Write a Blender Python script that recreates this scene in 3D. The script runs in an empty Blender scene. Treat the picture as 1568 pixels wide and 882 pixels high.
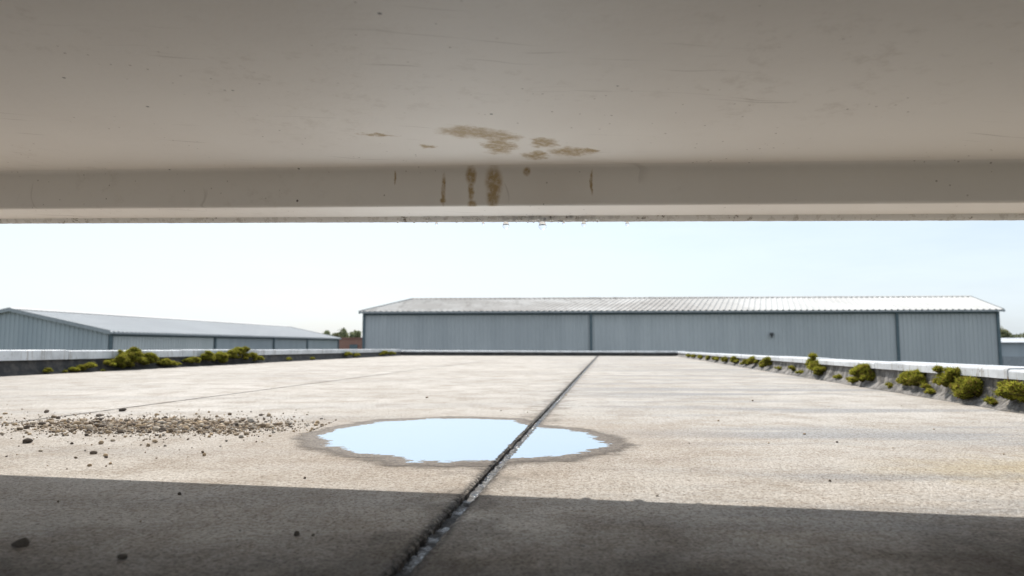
import bpy, bmesh, math, random
import numpy as np
from mathutils import Vector, noise
random.seed(7); rng=np.random.default_rng(7)
scene=bpy.context.scene
TH=math.atan(0.14); C=math.cos(TH); S=math.sin(TH)
def P(a,b,z=0.0): return (a*C+b*S, -a*S+b*C, z)
AJ=-.416   # lateral position of the main joint

# ---------------- helpers ----------------
def empty(name):
    e=bpy.data.objects.new(name,None); scene.collection.objects.link(e); return e
def mesh(name,verts,faces,mat=None,parent=None,smooth=False):
    me=bpy.data.meshes.new(name); me.from_pydata([tuple(v) for v in verts],[],[tuple(f) for f in faces]); me.update()
    o=bpy.data.objects.new(name,me); scene.collection.objects.link(o)
    if mat: me.materials.append(mat)
    if parent: o.parent=parent
    if smooth: me.polygons.foreach_set('use_smooth',[True]*len(me.polygons))
    return o
def box(name,p0,p1,w,z0,z1,mat,parent=None,bev=0.0):
    d=Vector((p1[0]-p0[0],p1[1]-p0[1],0)).normalized(); n=Vector((-d.y,d.x,0))*w/2
    v=[]
    for z in (z0,z1):
        for p,sg in ((p0,-1),(p1,-1),(p1,1),(p0,1)):
            v.append((p[0]+n.x*sg,p[1]+n.y*sg,z))
    o=mesh(name,v,[(3,2,1,0),(4,5,6,7),(0,1,5,4),(1,2,6,5),(2,3,7,6),(3,0,4,7)],mat,parent)
    if bev>0:
        m=o.modifiers.new('b','BEVEL'); m.width=bev; m.segments=2
    return o
class NT:
    def __init__(s,name):
        s.m=bpy.data.materials.new(name); s.m.use_nodes=True; s.nt=s.m.node_tree; s.nt.nodes.clear()
        s.out=s.nt.nodes.new('ShaderNodeOutputMaterial'); s.b=s.nt.nodes.new('ShaderNodeBsdfPrincipled')
        s.nt.links.new(s.b.outputs[0],s.out.inputs[0]); s.tc=s.nt.nodes.new('ShaderNodeTexCoord').outputs['Object']
    def n(s,t,**k):
        x=s.nt.nodes.new(t)
        for a,b in k.items(): setattr(x,a,b)
        return x
    def l(s,a,b): s.nt.links.new(a,b)
    def setin(s,sock,v):
        if isinstance(v,bpy.types.NodeSocket): s.l(v,sock)
        else: sock.default_value=v
    def noise(s,scale,detail=4,rough=.55,vec=None,dist=0,color=False):
        x=s.n('ShaderNodeTexNoise'); x.inputs['Scale'].default_value=scale; x.inputs['Detail'].default_value=detail
        x.inputs['Roughness'].default_value=rough; x.inputs['Distortion'].default_value=dist
        s.l(vec if vec else s.tc,x.inputs['Vector']); return x.outputs[1 if color else 0]
    def vor(s,scale,vec=None,feature='F1'):
        x=s.n('ShaderNodeTexVoronoi',feature=feature); x.inputs['Scale'].default_value=scale
        s.l(vec if vec else s.tc,x.inputs['Vector']); return x.outputs['Distance']
    def map(s,scale=(1,1,1),rot=(0,0,0),loc=(0,0,0),vec=None):
        x=s.n('ShaderNodeMapping'); x.inputs['Scale'].default_value=scale; x.inputs['Rotation'].default_value=rot; x.inputs['Location'].default_value=loc
        s.l(vec if vec else s.tc,x.inputs[0]); return x.outputs[0]
    def mr(s,v,a,b,c=0,d=1,smooth=True):
        x=s.n('ShaderNodeMapRange'); x.interpolation_type='SMOOTHSTEP' if smooth else 'LINEAR'
        s.setin(x.inputs[0],v)
        for i,q in enumerate((a,b,c,d)): x.inputs[1+i].default_value=q
        return x.outputs[0]
    def math(s,op,a,b=0.0):
        x=s.n('ShaderNodeMath',operation=op); s.setin(x.inputs[0],a); s.setin(x.inputs[1],b); return x.outputs[0]
    def vm(s,op,a,b=None,out=0):
        x=s.n('ShaderNodeVectorMath',operation=op); s.setin(x.inputs[0],a)
        if b is not None: s.setin(x.inputs[1],b)
        return x.outputs[out]
    def mix(s,f,a,b,mode='MIX'):
        x=s.n('ShaderNodeMix',data_type='RGBA',blend_type=mode); s.setin(x.inputs[0],f)
        for i,v in ((6,a),(7,b)):
            if isinstance(v,tuple) and len(v)==3: v=v+(1,)
            s.setin(x.inputs[i],v)
        return x.outputs[2]
    def bump(s,h,strength,dist,prev=None):
        x=s.n('ShaderNodeBump'); x.inputs['Strength'].default_value=strength; x.inputs['Distance'].default_value=dist
        s.l(h,x.inputs['Height'])
        if prev: s.l(prev,x.inputs['Normal'])
        return x.outputs[0]
    def fin(s,col,rough=.8,normal=None,spec=.5,metal=0.0):
        if isinstance(col,tuple) and len(col)==3: col=col+(1,)
        s.setin(s.b.inputs['Base Color'],col); s.setin(s.b.inputs['Roughness'],rough)
        s.b.inputs['Specular IOR Level'].default_value=spec; s.b.inputs['Metallic'].default_value=metal
        if normal: s.l(normal,s.b.inputs['Normal'])
        return s.m
    def blob(s,pos,c,r,lo=.55,hi=1.1):
        d=s.vm('SUBTRACT',pos,tuple(c)); d=s.vm('MULTIPLY',d,tuple(1.0/q for q in r)); d=s.vm('LENGTH',d,out=1)
        return s.mr(d,hi,lo)
    def jitter(s,scale,detail,amt,rough=.6):
        v=s.vm('SCALE',s.vm('SUBTRACT',s.noise(scale,detail,rough,color=True),(.5,.5,.5))); v.node.inputs['Scale'].default_value=amt
        return s.vm('ADD',s.tc,v)

# ---------------- materials ----------------
def concrete():
    t=NT('roof_concrete')
    big=t.noise(.5,4,.65); med=t.noise(3.2,5,.7); fine=t.noise(45,4,.75); grain=t.noise(120,2,.7)
    col=t.mix(t.mr(big,.36,.64),(.50,.462,.412),(.61,.575,.525))
    col=t.mix(t.mr(med,.40,.68,0,.7),col,(.40,.35,.295))
    sv=t.map((.22,1.5,1),(0,0,TH)); st=t.noise(1.3,5,.65,sv)
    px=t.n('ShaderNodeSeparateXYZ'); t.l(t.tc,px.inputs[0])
    right=t.mr(px.outputs[0],-.3,1.6,.3,1)
    col=t.mix(t.math('MULTIPLY',t.mr(st,.45,.64,0,.75),right),col,(.32,.325,.33))
    wp=t.jitter(5,4,.7)
    b1=t.blob(wp,(-2.1,3.95,0),(.95,.42,1),.2,1.15)
    col=t.mix(t.math('MULTIPLY',b1,.85),col,(.33,.255,.18))
    b2=t.blob(wp,(-.2,3.3,0),(1.3,1.15,1),.5,1.25)
    col=t.mix(t.math('MULTIPLY',b2,.5),col,(.36,.295,.23))
    b3=t.blob(wp,(2.1,2.5,0),(.85,.35,1),.1,1.2)
    col=t.mix(t.math('MULTIPLY',b3,.6),col,(.46,.37,.20))
    # overhang shade painted into the concrete colour, darker again toward the camera
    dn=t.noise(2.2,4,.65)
    shade_y=t.math('ADD',px.outputs[1],t.math('MULTIPLY',dn,1.1))
    col=t.mix(t.mr(shade_y,2.50,1.75,0,.82),col,(.105,.082,.060))
    col=t.mix(t.mr(shade_y,2.1,1.5,0,.6),col,(.035,.027,.02))
    dj=t.math('ABSOLUTE',t.math('ADD',t.vm('DOT_PRODUCT',wp,(C,-S,0),out=1),-AJ))
    d0=t.math('ABSOLUTE',t.math('ADD',t.vm('DOT_PRODUCT',t.tc,(C,-S,0),out=1),-AJ))
    col=t.mix(t.mr(dj,.0,.13,.5,0),col,(.15,.13,.105))
    col=t.mix(t.math('MULTIPLY',t.mr(d0,.02,.05,.95,0),t.mr(fine,.32,.55)),col,(.05,.045,.04))
    # grain works as a multiplier so it is visible in plain and shade-darkened parts alike
    col=t.mix(t.mr(fine,.38,.68,.0,.75),col,(.55,.50,.45),'MULTIPLY')
    col=t.mix(t.mr(grain,.52,.66,0,.8),col,(.36,.32,.29),'MULTIPLY')
    col=t.mix(t.mr(grain,.46,.36,0,.35),col,(1,.98,.95),'SOFT_LIGHT')
    v=t.vor(55); col=t.mix(t.mr(v,.08,.26,.75,0),col,(.34,.3,.27),'MULTIPLY')
    pit=t.vor(7); col=t.mix(t.mr(pit,.025,.055,.8,0),col,(.08,.07,.06))
    spot=t.math('MULTIPLY',t.mr(t.noise(11,4,.75),.60,.68),t.mr(t.noise(1.1,2),.45,.6)); col=t.mix(t.math('MULTIPLY',spot,.5),col,(.2,.17,.14))
    nb=t.bump(fine,.9,.010); nb=t.bump(grain,.9,.005,nb)
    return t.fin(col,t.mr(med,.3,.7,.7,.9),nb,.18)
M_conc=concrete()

def sealant():
    t=NT('bitumen_sealant'); n=t.noise(40,4,.7); f=t.noise(140,2,.7)
    col=t.mix(t.mr(n,.45,.7),(.006,.006,.007),(.025,.022,.02))
    nb=t.bump(n,.9,.012); nb=t.bump(f,.8,.004,nb)
    return t.fin(col,t.mr(t.noise(16,3,.6),.40,.56,.08,.7),nb,.6)
M_seal=sealant()
def darkjoint():
    t=NT('joint_dirt'); return t.fin(t.mix(t.noise(30),(.05,.045,.04),(.16,.14,.12)),.9)
M_jd=darkjoint()

def coping(nm,base):
    t=NT(nm); n=t.noise(2.5,5,.65); f=t.noise(28,4,.7)
    col=t.mix(t.mr(n,.4,.7,0,.7),base,tuple(x*.6 for x in base))
    col=t.mix(t.mr(f,.60,.70,0,.85),col,(.16,.12,.08))
    sv=t.map((6,6,.7)); col=t.mix(t.mr(t.noise(3,4,.7,sv),.52,.70,0,.65),col,(.25,.215,.17))
    return t.fin(col,.5,t.bump(f,.3,.005))
M_cope=coping('weathered_coping',(.62,.635,.645))
def upstand():
    t=NT('parapet_render'); n=t.noise(5,5,.7); f=t.noise(45,4,.7)
    sv=t.map((5,5,.8)); s1=t.noise(2,4,.7,sv)
    col=t.mix(t.mr(n,.38,.62),(.09,.085,.08),(.28,.26,.24))
    col=t.mix(t.mr(s1,.48,.64,0,.8),col,(.05,.045,.04))
    col=t.mix(t.mr(f,.55,.7,0,.6),col,(.26,.22,.13))
    return t.fin(col,.85,t.bump(f,.8,.015,t.bump(n,.6,.04)))
M_up=upstand()
def felt():
    t=NT('black_roofing_felt'); n=t.noise(6,4,.7)
    return t.fin(t.mix(t.mr(n,.4,.7),(.022,.021,.02),(.075,.065,.055)),.75,t.bump(n,.5,.02))
M_felt=felt()

def soffit(face=False):
    t=NT('soffit_paint_face' if face else 'soffit_paint')
    n=t.noise(1.1,4,.6)
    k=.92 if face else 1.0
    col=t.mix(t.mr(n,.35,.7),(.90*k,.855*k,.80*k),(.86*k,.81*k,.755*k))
    sp=t.math('MULTIPLY',t.mr(t.vor(6),.020,.038,1,0),t.mr(t.noise(4,2,.6),.42,.52))
    col=t.mix(t.math('MULTIPLY',sp,.9),col,(.07,.045,.03))
    sp2=t.math('MULTIPLY',t.mr(t.vor(24),.06,.11,1,0),t.mr(t.noise(2.2,3,.6),.48,.6))
    col=t.mix(t.math('MULTIPLY',sp2,.6),col,(.25,.2,.15))
    w=t.jitter(2,2,.15)
    for rot,thr in ((.7,.69),(-.35,.71)):
        sc=t.map((1.1,30,1),(0,0,rot),vec=w); scr=t.math('MULTIPLY',t.mr(t.noise(2.2,2,.4,sc),thr,thr+.05),t.mr(t.noise(1.7+rot,2),.47,.6))
        col=t.mix(t.math('MULTIPLY',scr,.4),col,(.40,.35,.30))
    sm=t.math('MULTIPLY',t.mr(t.noise(14,5,.75),.52,.70),t.mr(t.noise(.9,2),.5,.66))
    col=t.mix(t.math('MULTIPLY',sm,.22),col,(.45,.38,.31))
    wp=t.jitter(20,4,.02 if face else .11,.65)
    if not face:
        bl=[((-.14,2.19,1.14),(.11,.07,.3)),((-.05,2.22,1.14),(.085,.06,.3)),((-.045,2.33,1.14),(.06,.12,.3)),((.105,2.27,1.13),(.055,.06,.3)),((.085,2.43,1.13),(.05,.065,.3)),
            ((.205,2.36,1.13),(.08,.065,.3)),((.27,2.34,1.13),(.04,.025,.3)),((-.305,2.38,1.15),(.035,.03,.3)),((-.46,2.27,1.15),(.07,.018,.3))]
    else:
        bl=[((-.27,2.65,1.06),(.010,.3,.07)),((-.272,2.65,1.015),(.015,.3,.012)),((-.16,2.63,1.11),(.024,.3,.045)),((-.16,2.63,1.05),(.015,.3,.05)),((-.155,2.63,.995),(.021,.3,.02)),
            ((-.07,2.61,1.08),(.038,.3,.07)),((-.075,2.61,1.02),(.030,.3,.045)),((.055,2.6,1.115),(.016,.3,.018)),((-.47,2.7,1.12),(.005,.3,.03)),((.3,2.5,1.06),(.006,.3,.05))]
    m=None
    for c_,r_ in bl:
        b=t.blob(wp,c_,r_,.45,1.15); m=b if m is None else t.math('MAXIMUM',m,b)
    m=t.math('MULTIPLY',m,t.mr(t.noise(38,4,.7),.3,.6,.45,1))
    col=t.mix(t.math('MULTIPLY',m,.88),col,(.38,.25,.09))
    return t.fin(col,.5,t.bump(t.noise(8,4,.6),.22,.012),.4)
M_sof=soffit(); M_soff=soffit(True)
def lip():
    t=NT('drip_edge_paint'); n=t.noise(30,4,.75); v=t.noise(4,3,.6)
    col=t.mix(t.mr(n,.5,.6),(.86,.83,.79),(.72,.68,.63))
    chip=t.math('MULTIPLY',t.mr(n,.56,.62),t.mr(v,.50,.60))
    col=t.mix(chip,col,(.22,.17,.13))
    return t.fin(col,.35,t.bump(n,.25,.002))
M_lip=lip()

def cladding(nm,a,b):
    t=NT(nm); sv=t.map((.9,.9,.12)); n=t.noise(1.0,4,.65,sv); g=t.noise(.08,3)
    col=t.mix(t.mr(n,.3,.7),a,b); col=t.mix(t.mr(g,.4,.6,0,.35),col,tuple(q*.82 for q in a))
    return t.fin(col,.5,None,.4)
M_clad=cladding('cladding_blue_grey',(.49,.505,.51),(.57,.58,.58))
M_clad2=cladding('cladding_grey_blue',(.40,.44,.46),(.47,.505,.52))
M_cladL=cladding('cladding_light',(.56,.58,.57),(.63,.64,.63))
def roofsheet():
    t=NT('roof_sheeting'); n=t.noise(.12,4,.6); sv=t.map((1.2,.15,1)); s1=t.noise(.9,4,.7,sv)
    sx=t.n('ShaderNodeSeparateXYZ'); t.l(t.tc,sx.inputs[0])
    col=t.mix(t.mr(n,.4,.6),(.38,.36,.335),(.50,.485,.46)); col=t.mix(t.mr(s1,.48,.68,0,.6),col,(.24,.22,.20))
    col=t.mix(t.mr(sx.outputs[0],12,26,0,.6),col,(.62,.62,.6))
    col=t.mix(t.mr(sx.outputs[0],-20,-26,0,.8),col,(.64,.64,.63))
    return t.fin(col,.75,None,.15)
M_rs=roofsheet()
def plain(nm,c,r=.6,sc=8,var=.25,metal=0):
    t=NT(nm); return t.fin(t.mix(t.mr(t.noise(sc,4),.35,.65),c,tuple(q*(1-var) for q in c)),r,None,.4,metal)
M_trim=plain('trim_dark_blue',(.13,.175,.195)); M_gut=plain('gutter_metal',(.40,.42,.43)); M_lampm=plain('lamp_grey',(.1,.1,.1))
def brick():
    t=NT('red_brick'); b=t.n('ShaderNodeTexBrick'); b.inputs['Scale'].default_value=1; b.inputs['Brick Width'].default_value=.23; b.inputs['Row Height'].default_value=.075
    b.inputs['Mortar Size'].default_value=.008
    b.inputs['Color1'].default_value=(.32,.14,.09,1); b.inputs['Color2'].default_value=(.24,.10,.07,1); b.inputs['Mortar'].default_value=(.35,.3,.26,1)
    t.l(t.map((1,1,1),(math.pi/2,0,0)),b.inputs['Vector']); return t.fin(b.outputs[0],.85)
M_brick=brick()
def groundm():
    t=NT('yard_ground'); n=t.noise(.02,4,.6); col=t.mix(t.mr(n,.45,.55),(.06,.06,.058),(.07,.085,.035))
    return t.fin(t.mix(t.mr(t.noise(1.5),.4,.7,0,.4),col,(.1,.095,.085)),.9)
M_ground=groundm()
def vcol(nm,rough,bumpsc=None,trans=0):
    t=NT(nm); a=t.n('ShaderNodeAttribute',attribute_name='col'); c=a.outputs['Color']
    if bumpsc:
        nn=t.noise(bumpsc,3,.7); c=t.mix(t.mr(nn,.4,.7,0,.3),c,(.16,.13,.10)); return t.fin(c,rough,t.bump(nn,.6,.003),.3)
    t.fin(c,rough,None,.2)
    if trans:
        tr=t.n('ShaderNodeBsdfTranslucent'); t.l(c,tr.inputs[0]); m=t.n('ShaderNodeMixShader'); m.inputs[0].default_value=trans
        t.l(t.b.outputs[0],m.inputs[1]); t.l(tr.outputs[0],m.inputs[2]); t.l(m.outputs[0],t.out.inputs[0])
    return t.m
M_stone=vcol('gravel_stone',.9,120)
M_leaf=vcol('foliage',.7,None,.35); M_moss=vcol('moss_fronds',.8,None,.5)

# ---------------- ground & own building roof ----------------
mesh('ground',[(-2500,-2500,-4.5),(2500,-2500,-4.5),(2500,2500,-4.5),(-2500,2500,-4.5)],[(0,1,2,3)],M_ground)
AL,AR,BN,BF=-8.6,2.72,-8.0,28.0
def nz(x,y=0,z=0): return noise.noise(Vector((x,y,z)))
def flat_roof():
    bs=[BN,-2.0,0.5]; b=.5
    while b<BF-.2:
        b+=.006+.0016*max(0,b-1)**1.15; bs.append(min(b,BF))
    if bs[-1]<BF: bs.append(BF)
    v=[];f=[]
    hw=.019
    for b in bs:
        jl=.005*nz(b*6,1)+.005*nz(b*28,2)+.003*nz(b*90,3); jr=.005*nz(b*6,11)+.005*nz(b*28,12)+.003*nz(b*90,13)
        row=[(AL,-4.5),(AL,0),(AJ-.12,0),(AJ-hw-.009+jl,0),(AJ-hw+jl,-.006),(AJ-hw+.002+jl,-.035),(AJ+hw-.002+jr,-.035),(AJ+hw+jr,-.006),(AJ+hw+.009+jr,0),(AJ+.12,0),(AR,0),(AR,-4.5)]
        v+=[P(a,b,z) for a,z in row]
    k=12
    for i in range(len(bs)-1):
        for j in range(k-1): f.append((i*k+j,i*k+j+1,(i+1)*k+j+1,(i+1)*k+j))
    n=(len(bs)-1)*k
    f.append(tuple(range(k))); f.append(tuple(n+j for j in reversed(range(k))))
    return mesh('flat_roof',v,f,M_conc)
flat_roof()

def sweep(name,p0,along,out,L,prof0,prof1,n,mat,parent,jit=0.0,closed=False,fr=3.0):
    v=[];f=[];k=len(prof0)
    for i in range(n+1):
        t=i/n
        for j in range(k):
            o=prof0[j][0]*(1-t)+prof1[j][0]*t; z=prof0[j][1]*(1-t)+prof1[j][1]*t
            if jit and j<k-1:
                q=t*L
                o+=jit*(nz(q*fr,j*7.3,1)+.6*nz(q*fr*4,j*3.1,5)); z+=jit*.6*nz(q*fr*1.7,j*5.7,9)*(1 if z>0.01 else 0)
            v.append((p0[0]+along[0]*t*L+out[0]*o,p0[1]+along[1]*t*L+out[1]*o,z))
    for i in range(n):
        for j in range(k if closed else k-1):
            j2=(j+1)%k; f.append((i*k+j,(i+1)*k+j,(i+1)*k+j2,i*k+j2))
    if closed:
        f.append(tuple(range(k))); f.append(tuple(n*k+j for j in reversed(range(k))))
    return mesh(name,v,f,mat,parent)
def parapet(p0,along,out,L,zc,zt,zc2,zt2,wallmat,inner=.07,n=300,jit=.012,piece=2.4,capw=.34,start=0.0):
    par=empty('roof_parapet')
    sweep('upstand_wall',p0,along,out,L,[(-.04,.002),(-.01,.03),(.035,.07),(inner,zc+.002),(capw-.03,zc+.002),(capw-.03,-4.5)],
          [(-.04,.002),(-.01,.03),(.035,.05),(inner,zc2+.002),(capw-.03,zc2+.002),(capw-.03,-4.5)],n,wallmat,par,jit)
    q=start;i=0
    while q<L-.05:
        e=min(q+piece,L); g=.006
        def pr(t):
            a=zc+(zc2-zc)*t/L; b=zt+(zt2-zt)*t/L; dz=.005*math.sin(i*2.7)
            return [(inner-.045,a),(inner-.045,b-.016+dz),(inner-.040,b-.005+dz),(inner-.028,b+dz),(capw-.012,b+.004+dz),(capw,b-.012+dz),(capw,a)]
        pp=(p0[0]+along[0]*(q+g),p0[1]+along[1]*(q+g))
        sweep('coping_%d'%i,pp,along,out,e-q-2*g,pr(q+g),pr(e-g),40,M_cope,par,.0025,True)
        q=e;i+=1
    return par
al=(S,C)
p=P(AR,-2.0); parapet(p,al,(C,-S),BF+2.0,.245,.318,.12,.175,M_up,n=700,jit=.022)
p=P(AL,-2.0); parapet(p,al,(-C,S),BF+2.0,.255,.425,.16,.265,M_felt,inner=.09,piece=3.0)
p=P(AL-.34,BF); parapet(p,(C,-S),(S,C),AR-AL+.68,.15,.215,.13,.19,M_felt,n=160,piece=3.0)

# ---------------- joints ----------------
def strip(name,pa,pb,w,mat,hgt=0.0,n=900,rag=.35,z=.0025):
    v=[];f=[];pa=Vector(pa);pb=Vector(pb);d=(pb-pa);L=d.length;d.normalize();nn=Vector((d.y,-d.x,0))
    prof=[-1,-.6,-.2,.2,.6,1] if hgt>0 else [-1,1]
    k=len(prof)
    for i in range(n+1):
        t=(i/n)**(1.8 if hgt>0 else 1.0)*L
        off=0 if hgt>0 else .012*nz(t*.9,3)+.006*nz(t*6,4)
        for j,s in enumerate(prof):
            ww=w/2*(1+(0 if hgt>0 else rag*(nz(t*14,s*5)+.7*nz(t*45,s*9))))
            h=z+(hgt*(nz(t*16,s*1.5,2)+.7*nz(t*50,s*3,4)) if hgt>0 else 0)
            p=pa+d*t+nn*(s*ww+off); v.append((p.x,p.y,h))
    for i in range(n):
        for j in range(k-1): f.append((i*k+j,(i+1)*k+j,(i+1)*k+j+1,i*k+j+1))
    return mesh(name,v,f,mat,None,True)
strip('expansion_joint',P(AJ,-1),P(AJ,BF-.05),.056,M_seal,.008,2600,z=-.017)
strip('expansion_joint',P(-3.42,-1),P(-3.42,BF-.05),.020,M_jd,0,1500,.9)
strip('expansion_joint',P(AL+.05,14.2),P(AJ-.04,14.2),.02,M_jd,0,500,.8)
strip('expansion_joint',P(AJ+.04,14.4),P(AR-.05,14.4),.02,M_jd,0,300,.8)

# ---------------- puddle ----------------
poly=[(-.93,3.33),(-.93,3.74),(-.73,4.05),(-.34,4.22),(-.015,4.12),(.12,3.80),(.28,3.66),(.39,3.44),(.428,3.15),(.323,2.94),(.176,2.81),(-.01,2.73),(-.213,2.66),(-.38,2.69),(-.61,2.89),(-.80,3.08)]
def sdf(X,Y):
    d=np.full(X.shape,1e9); inside=np.zeros(X.shape,bool); n=len(poly)
    for i in range(n):
        x0,y0=poly[i];x1,y1=poly[(i+1)%n]; ex,ey=x1-x0,y1-y0
        t=np.clip(((X-x0)*ex+(Y-y0)*ey)/(ex*ex+ey*ey),0,1)
        d=np.minimum(d,np.hypot(X-x0-t*ex,Y-y0-t*ey))
        c=((y0>Y)!=(y1>Y))&(X<(x1-x0)*(Y-y0)/(y1-y0+1e-12)+x0); inside^=c
    return np.where(inside,-d,d)
def puddle():
    nx,ny=180,220; xs=np.linspace(-1.35,.85,nx); ys=np.linspace(2.25,4.8,ny)
    X,Y=np.meshgrid(xs,ys); F=sdf(X,Y)
    v=[(x,y,.0025) for x,y in zip(X.ravel(),Y.ravel())]
    f=[(j*nx+i,j*nx+i+1,(j+1)*nx+i+1,(j+1)*nx+i) for j in range(ny-1) for i in range(nx-1)]
    t=NT('puddle_water'); o=mesh('rain_puddle',v,f,t.m)
    a=o.data.attributes.new('sd','FLOAT','POINT'); a.data.foreach_set('value',F.ravel().astype(np.float32))
    at=t.n('ShaderNodeAttribute',attribute_name='sd').outputs['Fac']
    ns=t.math('MULTIPLY',t.math('SUBTRACT',t.noise(3.5,5,.66),.5),.26)
    # ragged shoreline, drawn out along the slab's brushed texture
    nf=t.math('MULTIPLY',t.math('SUBTRACT',t.noise(9,4,.75,t.map((.8,3.2,1))),.5),.16)
    sd=t.math('ADD',t.math('ADD',at,ns),nf)
    pw=t.n('ShaderNodeBsdfPrincipled'); pw.inputs['Base Color'].default_value=(.17,.19,.215,1); pw.inputs['Roughness'].default_value=.01; pw.inputs['IOR'].default_value=2.0
    gl=t.n('ShaderNodeBsdfGlossy'); gl.inputs['Color'].default_value=(.84,.93,1,1); gl.inputs['Roughness'].default_value=.01
    wat=t.n('ShaderNodeMixShader'); wat.inputs[0].default_value=.72; t.l(pw.outputs[0],wat.inputs[1]); t.l(gl.outputs[0],wat.inputs[2])
    wet=t.b; g=t.noise(80,3,.75)
    t.setin(wet.inputs['Base Color'],t.mix(t.mr(g,.35,.62),(.07,.056,.044),(.20,.165,.13))); wet.inputs['Roughness'].default_value=.6
    wet.inputs['Specular IOR Level'].default_value=.15
    t.l(t.bump(g,.9,.008),wet.inputs['Normal'])
    tr=t.n('ShaderNodeBsdfTransparent')
    m1=t.n('ShaderNodeMixShader'); t.l(t.mr(sd,.0,.008),m1.inputs[0]); t.l(wat.outputs[0],m1.inputs[1]); t.l(wet.outputs[0],m1.inputs[2])
    d0=t.math('ABSOLUTE',t.math('ADD',t.vm('DOT_PRODUCT',t.tc,(C,-S,0),out=1),-AJ))
    d0=t.math('ADD',d0,t.math('MULTIPLY',t.math('SUBTRACT',t.noise(25,3,.7),.5),.035))
    gap=t.mr(d0,.030,.025)
    fo=t.math('MAXIMUM',t.mr(sd,.05,.16),gap)
    m2=t.n('ShaderNodeMixShader'); t.l(fo,m2.inputs[0]); t.l(m1.outputs[0],m2.inputs[1]); t.l(tr.outputs[0],m2.inputs[2])
    t.l(m2.outputs[0],t.out.inputs[0])
puddle()

# ---------------- gravel ----------------
def icos(sub):
    bm=bmesh.new(); bmesh.ops.create_icosphere(bm,subdivisions=sub,radius=1); v=np.array([x.co[:] for x in bm.verts]); f=np.array([[q.index for q in x.verts] for x in bm.faces]); bm.free(); return v,f
def fast_mesh(name,V,F,col,mat,smooth=False,parent=None):
    me=bpy.data.meshes.new(name); k=F.shape[1]
    me.vertices.add(len(V)); me.vertices.foreach_set('co',V.astype(np.float32).ravel())
    me.loops.add(F.size); me.loops.foreach_set('vertex_index',F.astype(np.int32).ravel())
    me.polygons.add(len(F)); me.polygons.foreach_set('loop_start',np.arange(0,F.size,k,dtype=np.int32)); me.polygons.foreach_set('loop_total',np.full(len(F),k,dtype=np.int32))
    me.update(calc_edges=True); me.validate()
    a=me.attributes.new('col','FLOAT_COLOR','POINT'); a.data.foreach_set('color',np.hstack([col,np.ones((len(col),1))]).astype(np.float32).ravel())
    me.materials.append(mat)
    if smooth: me.polygons.foreach_set('use_smooth',[True]*len(me.polygons))
    o=bpy.data.objects.new(name,me); scene.collection.objects.link(o); o.parent=parent
    return o
def gravel():
    big=icos(2); small=icos(1); st=[]
    def ok(x,y,m=.03): return float(sdf(np.array([x]),np.array([y]))[0])>m+rng.exponential(.07)
    for i in range(5200):
        x=-1.95+np.clip(rng.normal(0,.40),-1.2,.9); y=rng.normal(3.85,.19)-.10*(x+2)
        r=.0020+rng.gamma(1.2,.0019)
        if rng.random()<.04: r+=rng.random()*.014
        if ok(x,y,.06): st.append((x,y,min(r,.020)))
    for i in range(650):
        x=rng.uniform(-4.2,-1.3); y=rng.normal(4.1,.33)
        if ok(x,y,.1): st.append((x,y,.002+rng.gamma(1.2,.0022)))
    for i in range(80): st.append((rng.uniform(-2.9,-1.2),rng.uniform(2.5,3.6),.0025+rng.gamma(1.2,.0022)))
    for i in range(60):
        x,y=rng.uniform(-1.5,3.2),rng.uniform(1.5,6.5)
        if ok(x,y): st.append((x,y,.002+rng.gamma(1.,.0018)))
    N0=len(st)
    st+=[(-1.10,1.57,.017),(-.82,1.48,.012),(-.51,1.66,.009),(-.47,1.655,.005),(-2.23,3.19,.020),(-1.73,2.87,.013),(-1.62,2.77,.008),(-2.65,4.7,.022),(-1.83,3.62,.022),(-1.0,2.1,.007),(-1.3,2.0,.005),
         (-2.6,4.35,.018),(-3.1,4.6,.018),(-2.45,4.1,.018),(1.05,2.3,.006),(1.5,3.2,.006),(-.7,2.35,.005),(-2.0,3.15,.009),(-1.6,4.4,.015)]
    V=[];F=[];Cc=[];b=0
    pal=np.array([(.42,.33,.235),(.33,.25,.175),(.52,.45,.36),(.20,.155,.11),(.38,.345,.30),(.13,.105,.085),(.45,.34,.22)])
    for k,(x,y,r) in enumerate(st):
        tv,tf=big if r>.007 else small
        v=tv.copy()
        for q in range(4):
            d=rng.normal(size=3); d/=np.linalg.norm(d); h=v@d; lim=rng.uniform(.45,.8); v-=np.outer(np.maximum(h-lim,0),d)
        v*=1+rng.normal(size=(len(v),1))*.05
        v*=np.array([rng.uniform(.8,1.3),rng.uniform(.8,1.2),rng.uniform(.6,.9)])
        a=rng.uniform(0,6.28); ca,sa=math.cos(a),math.sin(a); v=v@np.array([[ca,sa,0],[-sa,ca,0],[0,0,1]])
        V.append(v*r+np.array([x,y,r*.38+.001])); F.append(tf+b); b+=len(tv)
        c=pal[rng.integers(7)]*rng.uniform(.8,1.2)
        if k>=N0: c=pal[5]*rng.uniform(.5,1.3)
        Cc.append(np.tile(c,(len(tv),1)))
    fast_mesh('gravel',np.vstack(V),np.vstack(F),np.vstack(Cc),M_stone)
gravel()

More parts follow.
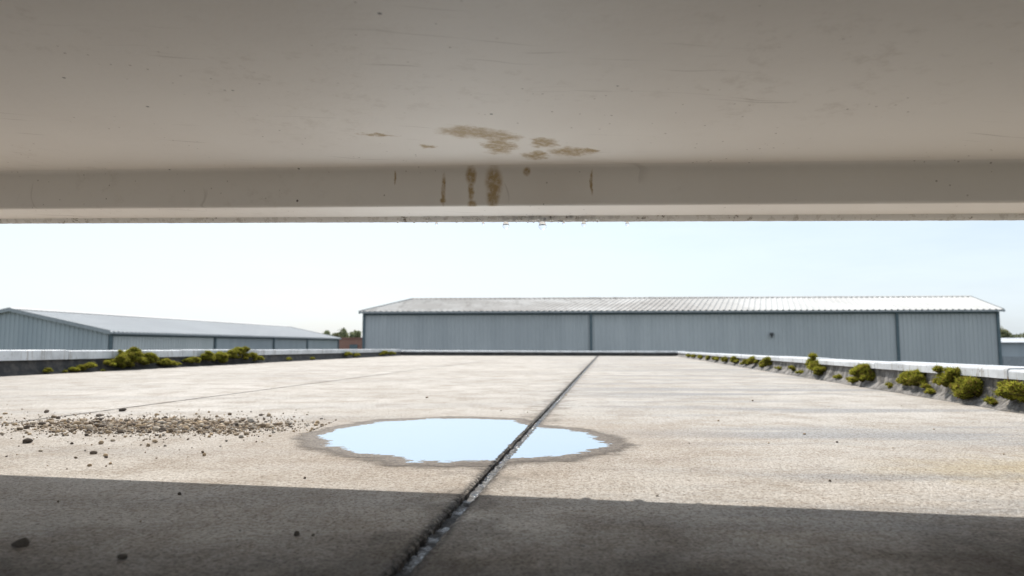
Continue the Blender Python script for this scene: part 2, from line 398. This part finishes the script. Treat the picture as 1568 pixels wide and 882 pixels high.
# ---------------- moss ----------------
def moss(name,clumps):
    V=[];F=[];Cc=[];b=0; tv,tf=icos(2)
    alv=np.array([S,C,0]); ac=np.array([C,-S,0])
    for (ctr,r,hh) in clumps:
        nb=max(5,int(11*r/.1))
        for q in range(nb):
            u=rng.normal()*.62; hz=rng.normal()*.5
            c=np.array(ctr)+alv*u*r*1.15+ac*rng.normal()*r*.22+np.array([0,0,hh*hz*.8-.25*r*abs(u)])
            rr=r*rng.uniform(.20,.46)*(1-.25*min(1.5,abs(u)))
            c[2]=max(c[2],rr*.35)
            sc=np.array([1,1,rng.uniform(.6,.95)])
            v=tv*(1+.35*np.array([[noise.noise(Vector((p*2.5+c*9).tolist()))] for p in tv]))
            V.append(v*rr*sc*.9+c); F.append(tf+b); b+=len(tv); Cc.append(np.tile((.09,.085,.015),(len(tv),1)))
            n=int(700*(rr/.04)**1.3)
            d=rng.normal(size=(n,3)); d/=np.linalg.norm(d,axis=1)[:,None]
            d[:,2]=np.abs(d[:,2])*.9-.35*rng.random(n)
            base=c+d*rr*sc*rng.uniform(.75,1.05,(n,1))
            dr=d+rng.normal(size=(n,3))*.5; dr[:,2]+=.45; dr/=np.linalg.norm(dr,axis=1)[:,None]
            sd=np.cross(dr,rng.normal(size=(n,3))); sd/=np.linalg.norm(sd,axis=1)[:,None]
            ln=rng.uniform(.008,.026,(n,1))*(1+r*3); w=rng.uniform(.002,.0045,(n,1))*(1+r*3)
            ln[rng.random(n)<.04]*=1.8
            tri=np.stack([base-sd*w,base+sd*w,base+dr*ln],1).reshape(-1,3)
            V.append(tri); F.append(np.arange(n*3).reshape(-1,3)+b); b+=n*3
            shade=rng.uniform(.35,1.2,(n,1))*rng.uniform(.7,1.15); hue=rng.random((n,1))
            cc=(np.array([[.32,.36,.045]])*(1-hue)+np.array([[.52,.47,.07]])*hue)*shade
            dead=rng.random(n)<.12; cc[dead]=np.array([.28,.17,.07])
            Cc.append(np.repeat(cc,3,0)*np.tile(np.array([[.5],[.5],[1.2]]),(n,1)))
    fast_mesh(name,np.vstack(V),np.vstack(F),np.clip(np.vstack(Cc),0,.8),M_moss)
R=[]
for b_,z_,r_,h_ in [(5.08,.15,.14,.07),(5.72,.13,.14,.07),(5.98,.20,.12,.14),(6.65,.14,.12,.08),(6.85,.12,.08,.05),(7.8,.15,.15,.08),(9.5,.15,.13,.08),(9.75,.21,.13,.12),
                   (10.8,.10,.07,.03),(12.3,.15,.14,.07),(12.8,.1,.08,.04),(13.5,.16,.15,.07),(14.2,.1,.1,.03),(15.4,.12,.14,.04),(16.6,.12,.12,.04),(18,.11,.14,.04),(19.5,.11,.12,.04),(21,.10,.14,.03),(22.5,.1,.12,.03),(24,.10,.14,.03),(8.7,.07,.06,.02),(7.2,.06,.05,.02),(11.6,.07,.06,.02),(5.4,.06,.05,.03),(6.3,.06,.06,.02),(8.3,.06,.05,.02),(10.3,.06,.06,.02)]:
    R.append((P(AR+.005,b_,z_),r_,h_))
moss('moss',R)
Lm=[]
for b_,z_,r_,h_ in [(10.3,.10,.13,.05),(10.0,.06,.09,.02),(11.0,.17,.19,.10),(11.4,.25,.19,.14),(11.8,.21,.17,.10),(12.3,.13,.15,.05),(12.6,.08,.1,.03),(13.2,.15,.15,.06),(13.7,.2,.17,.08),(14.2,.2,.18,.08),(14.7,.25,.18,.10),(15.1,.29,.18,.14),(15.6,.20,.16,.06),(15.9,.12,.12,.04),(9.5,.06,.07,.02),
                    (17.5,.08,.08,.02),(19,.07,.08,.02),(21.8,.15,.16,.04),(22.6,.12,.14,.03),(25.5,.15,.17,.04),(26.5,.13,.15,.04)]:
    Lm.append((P(AL+.06,b_,z_),r_,h_))
moss('moss',Lm)

# ---------------- overhang ----------------
def overhang():
    par=empty('roof_overhang')
    def line(pl,pr):
        pl=np.array(pl);pr=np.array(pr)
        return lambda X:(X,pl[1]+(pr[1]-pl[1])*(X-pl[0])/(pr[0]-pl[0]),pl[2]+(pr[2]-pl[2])*(X-pl[0])/(pr[0]-pl[0]))
    outer=line((-2.537,3.345,1.047),(1.826,2.407,.8915))
    inner=line((-2.364,3.11,1.075),(1.693,2.226,.9195))
    sof=line((-2.364,3.11,1.250),(1.693,2.226,1.060))
    X0,X1=-7.0,5.5; YB=-.45
    def grid(name,rows,n,mat,jit=None,smooth=False):
        v=[];f=[];k=len(rows)
        for i in range(n+1):
            X=X0+(X1-X0)*i/n
            for j,r in enumerate(rows):
                p=list(r(X))
                if jit: jit(p,j,X)
                v.append(p)
        for i in range(n):
            for j in range(k-1): f.append((i*k+j,(i+1)*k+j,(i+1)*k+j+1,i*k+j+1))
        return mesh(name,v,f,mat,par,smooth)
    def off(fn,dy,dz):
        return lambda X:(lambda p:(p[0],p[1]+dy,p[2]+dz))(fn(X))
    rows=[lambda X:(X,YB,sof(X)[2])]
    rows+=[(lambda q:(lambda X:(X,max(YB+.01*q[0],sof(X)[1]-q[1]),sof(X)[2])))(q) for q in ((6,2.2),(5,1.6),(4,.9),(3,.4),(2,.1),(1,.022))]
    grid('soffit_panel',rows,120,M_sof)
    face=[off(sof,-.022,0),off(sof,-.010,-.002),off(sof,-.003,-.008),off(sof,0,-.02),off(inner,0,.010),off(inner,.003,.003),off(inner,.010,0)]
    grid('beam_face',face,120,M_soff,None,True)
    grid('beam_underside',[off(inner,.010,0),off(outer,-.022,.022)],120,M_sof)
    def jt(p,j,X):
        if j in (1,2,3):
            p[2]+=.0010*nz(X*20,j*.3)+.0008*nz(X*90,j)+.001*min(0,nz(X*45,8)); p[1]+=.001*nz(X*40,j+5)
    lp=[off(outer,-.022,.022),off(outer,-.016,.008),off(outer,-.010,0),off(outer,0,.001),off(outer,.004,.01),off(outer,.004,.30),lambda X:(X,YB,sof(X)[2]+.30),lambda X:(X,YB,sof(X)[2])]
    grid('drip_edge',lp,1800,M_lip,jt)
    for k,(x,y) in enumerate(((-6.7,-.3),(-6.7,3.6),(5.2,-.3),(5.2,1.2))):
        zz=sof(x)[2]+.02; box('support_post_%d'%k,(x-.06,y),(x+.06,y),.12,0.0,zz,M_sof,par,.008)
overhang()
def drops():
    t=NT('clear_water'); t.b.inputs['Transmission Weight'].default_value=1; t.fin((1,1,1),.0); t.b.inputs['IOR'].default_value=1.33
    def oy(X): return 2.8-.215*X
    def oz(X): return .9566-.0356*X
    V=[];F=[]
    def add(x,y,z,r,el):
        n=20; prof=[]
        for j in range(16):
            a=math.pi*j/15
            rad=r*math.sin(a); zz=-r*math.cos(a)
            if zz>0: rad*= (1-.35*zz/r); zz*=el
            prof.append((rad,zz))
        b=len(V)
        for (rad,zz) in prof:
            for i in range(n): V.append((x+rad*math.cos(6.2832*i/n),y+rad*math.sin(6.2832*i/n),z+zz))
        for j in range(15):
            for i in range(n): F.append((b+j*n+i,b+j*n+(i+1)%n,b+(j+1)*n+(i+1)%n,b+(j+1)*n+i))
    for px,r,el in ((-.025,.0145,1.8),(.125,.0165,1.8),(.29,.010,1.5),(.46,.0085,1.4),(-.32,.007,1.3),(.21,.006,1.3),(-.12,.0065,1.3)):
        add(px,oy(px)-.008,oz(px)-r*1.1,r,el)
    for i in range(120):
        x=random.gauss(.03,.2); r=random.uniform(.002,.0065); add(x,oy(x)-.021-random.uniform(0,.004),oz(x)+random.uniform(-.003,.022),r,1.0)
    mesh('water_drops',V,F,t.m,None,True)
drops()

# ---------------- warehouses ----------------
def wall_strip(name,p0,p1,zb,ztf,mat,par,pitch=.36,dep=.045,outn=None):
    p0=Vector(p0);p1=Vector(p1);d=p1-p0;L=d.length;d.normalize()
    n=Vector((d.y,-d.x,0)) if outn is None else Vector(outn)
    q=0;pts=[]
    while q<L:
        for a,o in ((0,0),(.42,0),(.5,1),(.92,1)):
            if q+a*pitch<L: pts.append((q+a*pitch,o*dep))
        q+=pitch
    pts.append((L,0)); v=[];f=[]
    for t,o in pts:
        p=p0+d*t+n*o; v+= [(p.x,p.y,zb),(p.x,p.y,ztf(t/L))]
    for i in range(len(pts)-1): f.append((2*i,2*i+2,2*i+3,2*i+1))
    return mesh(name,v,f,mat,par)
def warehouse(A,B,RA,RB,ze,zr,mat,gmat,posts,panel=None):
    par=empty('warehouse'); zb=-4.5
    A=Vector((A[0],A[1],0));B=Vector((B[0],B[1],0));RA=Vector((RA[0],RA[1],0));RB=Vector((RB[0],RB[1],0))
    A2=RA*2-A;B2=RB*2-B; d=(B-A).normalized(); out=Vector((d.y,-d.x,0)); L=(B-A).length
    wall_strip('front_wall',A,B,zb,lambda t:ze,mat,par)
    wall_strip('back_wall',B2,A2,zb,lambda t:ze,mat,par)
    gab=lambda t: ze+(zr-ze)*(1-abs(2*t-1))
    wall_strip('gable_wall_1',A2,A,zb,gab,gmat,par); wall_strip('gable_wall_2',B,B2,zb,gab,gmat,par)
    if panel:
        a,b=panel; wall_strip('wall_panel',A+d*L*a+out*.06,A+d*L*b+out*.06,zb,lambda t:ze-.05,M_cladL,par)
    def sheet(nm,E0,E1,R0,R1,o):
        n=int((E1-E0).length/.5); v=[];f=[];k=0
        ov=.35
        for i in range(n):
            for a,h in ((0,0),(.6,0),(.7,.06),(.9,.06)):
                t=(i+a)/n; e=E0.lerp(E1,t)+o*ov; r=R0.lerp(R1,t); sl=(zr-ze)/((R0-E0).length)
                v+=[(e.x,e.y,ze+.06-ov*sl+h),(r.x,r.y,zr+.06+h)]; k+=1
        for i in range(k-1): f.append((2*i,2*i+2,2*i+3,2*i+1))
        mesh(nm,v,f,M_rs,par)
    e=d*.25
    sheet('roof_sheet_front',A-e,B+e,RA-e,RB+e,out); sheet('roof_sheet_back',A2-e,B2+e,RA-e,RB+e,-out)
    g0=A-d*.3+out*.42; g1=B+d*.3+out*.42
    box('gutter',g0,g1,.16,ze-.16,ze-.02,M_gut,par)
    g0=A-d*.0+out*.09; g1=B+out*.09
    box('eave_flashing',g0,g1,.04,ze-.32,ze-.17,M_trim,par)
    v=[]
    for p in (RA-e,RB+e): v+=[(p.x-out.x*.3,p.y-out.y*.3,zr+.09),(p.x,p.y,zr+.2),(p.x+out.x*.3,p.y+out.y*.3,zr+.09)]
    mesh('ridge_cap',v,[(0,1,4,3),(1,2,5,4)],M_rs,par)
    for k,(E,Rr,sg) in enumerate(((A,RA,-1),(B,RB,1),(A2,RA,-1),(B2,RB,1))):
        a=E+d*sg*.28+(out if k<2 else -out)*.35; b=Rr+d*sg*.28
        v=[(a.x,a.y,ze-.2),(a.x,a.y,ze+.1),(b.x,b.y,zr+.17),(b.x,b.y,zr-.1)]
        v+=[(x+d.x*.05*sg,y+d.y*.05*sg,z) for x,y,z in v]
        mesh('verge_trim_%d'%k,v,[(0,1,2,3),(4,5,6,7),(1,5,6,2),(0,4,7,3),(0,1,5,4)],M_gut,par)
    for k,(t,w) in enumerate(posts):
        c=A+d*L*t+out*.14; box('downpipe_%d'%k,c-d*w/2,c+d*w/2,.14,zb,ze-.17,M_trim,par,.02)
    return par,A,d,L,out
par,A,d,L,out=warehouse((-13.4,61.5),(41.3,58.0),(-10.2,71.5),(45.5,68.0),3.42,5.17,M_clad,M_clad2,[(.002,.22),(.372,.22),(.847,.22),(.998,.22)])
c=A+d*L*.655+out*.2; box('wall_lamp',c-d*.14,c+d*.14,.22,1.25,1.5,M_lampm,par,.04); box('wall_lamp_bracket',c-d*.05,c+d*.05,.1,1.05,1.26,M_lampm,par)
warehouse((-29.5,50),(-25.45,100),(-37.1,50.6),(-33.0,100.6),1.41,3.02,M_clad2,M_clad2,[(.002,.24),(.30,.22),(.56,.22),(.76,.22),(.998,.24)],(.01,.295))

par=empty('brick_building')
box('walls',(-34,112),(-16,111),10,-4.5,1.35,M_brick,par); box('roof_coping',(-34.1,112),(-15.9,111),10.3,1.35,1.6,plain('brick_coping',(.24,.12,.09)),par)
for i in range(5): box('window_%d'%i,(-32+i*3.4,106.75-i*.19),(-30.8+i*3.4,106.68-i*.19),.1,-.6,.5,M_trim,par)
par=empty('storage_shed')
box('walls',(54,86),(88,83),12,-4.5,.72,M_clad2,par)
v=[(53.3,79.4,.74),(88.3,76.6,.74),(53.9,86,1.3),(88.9,83,1.3),(54.5,92.6,.74),(89.5,89.6,.74)]
mesh('roof',v,[(0,1,3,2),(2,3,5,4),(0,2,4),(1,5,3)],coping('shed_roof',(.6,.62,.64)),par)
for i in range(6): box('roller_door_%d'%i,(57+i*5,79.65-i*.44),(60+i*5,79.39-i*.44),.1,-4.5,-.9,M_gut,par)

def trees():
    V=[];F=[];Cc=[];b=0
    def quad(ctr,size,col):
        nonlocal b
        n=len(ctr); u=rng.normal(size=(n,3)); u/=np.linalg.norm(u,axis=1)[:,None]; w=np.cross(u,rng.normal(size=(n,3))); w/=np.linalg.norm(w,axis=1)[:,None]
        s=size[:,None]; V.append(np.stack([ctr-u*s,ctr+w*s*.7,ctr+u*s,ctr-w*s*.7],1).reshape(-1,3)); F.append(np.arange(n*4).reshape(-1,4)+b); b+=n*4; Cc.append(np.repeat(col,4,0))
    for i in range(110):
        x=-75+i*2.0+rng.uniform(-1,1); y=rng.uniform(140,165) ; H=rng.uniform(6.6,8.8)
        if x>60: y-=15
        base=np.array([x,y,-4.5]); cr=rng.uniform(2.0,3.0)
        def tube(p,q,r0,r1):
            nonlocal b
            ang=np.arange(6)*math.pi/3; ring=np.stack([np.cos(ang),np.sin(ang),0*ang],1)
            V.append(np.vstack([p+ring*r0,q+ring*r1])); F.append(np.array([[j,(j+1)%6,6+(j+1)%6,6+j] for j in range(6)])+b); b+=12; Cc.append(np.tile((.07,.05,.035),(12,1)))
        top=base+np.array([0,0,H*.8]); tube(base,top,.22,.05)
        g=rng.uniform(.8,1.3)
        for k in range(10):
            c=base+np.array([rng.normal(0,cr*.5),rng.normal(0,cr*.5),H*rng.uniform(.35,.93)]); rr=cr*rng.uniform(.3,.55)
            tube(base+np.array([0,0,H*.4]),c,.09,.02)
            n=75; p=rng.normal(size=(n,3)); p/=np.linalg.norm(p,axis=1)[:,None]; p*=rr*rng.uniform(.4,1.05,(n,1))
            col=np.tile(np.array([.22,.235,.13])*g*rng.uniform(.7,1.3),(n,1))*rng.uniform(.6,1.4,(n,1))
            if rng.random()<.12: col=col*np.array([1.3,1.1,.8])
            quad(c+p,rng.uniform(.22,.48,n),col)
    fast_mesh('distant_trees',np.vstack(V),np.vstack(F),np.vstack(Cc),M_leaf)
trees()

# ---------------- light ----------------
EL,AZ=50.0,-18.0
w=bpy.data.worlds.new('World'); scene.world=w; w.use_nodes=True; nt=w.node_tree; nt.nodes.clear()
sky=nt.nodes.new('ShaderNodeTexSky'); sky.sky_type='NISHITA'; sky.sun_disc=False; sky.sun_elevation=math.radians(EL); sky.sun_rotation=math.radians(AZ)
sky.air_density=1.0; sky.dust_density=2.0; sky.ozone_density=3.0
# thin high haze / cirrus veil over the clear sky
tc=nt.nodes.new('ShaderNodeTexCoord'); mp=nt.nodes.new('ShaderNodeMapping'); mp.inputs['Scale'].default_value=(1.2,1.2,7); mp.inputs['Rotation'].default_value=(.06,.05,.3)
nn=nt.nodes.new('ShaderNodeTexNoise'); nn.inputs['Scale'].default_value=1.6; nn.inputs['Detail'].default_value=7; nn.inputs['Roughness'].default_value=.6
nt.links.new(tc.outputs['Generated'],mp.inputs[0]); nt.links.new(mp.outputs[0],nn.inputs['Vector'])
mr=nt.nodes.new('ShaderNodeMapRange'); mr.inputs[1].default_value=.35; mr.inputs[2].default_value=.68; mr.inputs[3].default_value=.50; mr.inputs[4].default_value=.80
nt.links.new(nn.outputs[0],mr.inputs[0])
mx=nt.nodes.new('ShaderNodeMix'); mx.data_type='RGBA'; nt.links.new(mr.outputs[0],mx.inputs[0]); nt.links.new(sky.outputs[0],mx.inputs[6]); mx.inputs[7].default_value=(6.5,7.3,8.0,1)
bg=nt.nodes.new('ShaderNodeBackground'); bg.inputs[1].default_value=.145; wo=nt.nodes.new('ShaderNodeOutputWorld')
nt.links.new(mx.outputs[2],bg.inputs[0]); nt.links.new(bg.outputs[0],wo.inputs[0])
sl=bpy.data.lights.new('sun','SUN'); sl.energy=5.0; sl.angle=math.radians(.5); sl.color=(1,.95,.88)
so=bpy.data.objects.new('sun',sl); scene.collection.objects.link(so)
e=math.radians(EL);a=math.radians(AZ); dirv=Vector((math.cos(e)*math.sin(a),math.cos(e)*math.cos(a),math.sin(e)))
so.rotation_euler=dirv.to_track_quat('Z','Y').to_euler()

cd=bpy.data.cameras.new('camera'); cam=bpy.data.objects.new('camera',cd); scene.collection.objects.link(cam)
cd.lens=24; cd.sensor_width=36; cd.clip_end=6000; cd.clip_start=.02
cam.location=(0,0,.45); cam.rotation_euler=(math.radians(90+4.76),0,0)
cd.dof.use_dof=True; cd.dof.focus_distance=3.0; cd.dof.aperture_fstop=2.8
scene.camera=cam
scene.view_settings.view_transform='Standard'; scene.view_settings.look='None'; scene.view_settings.exposure=0
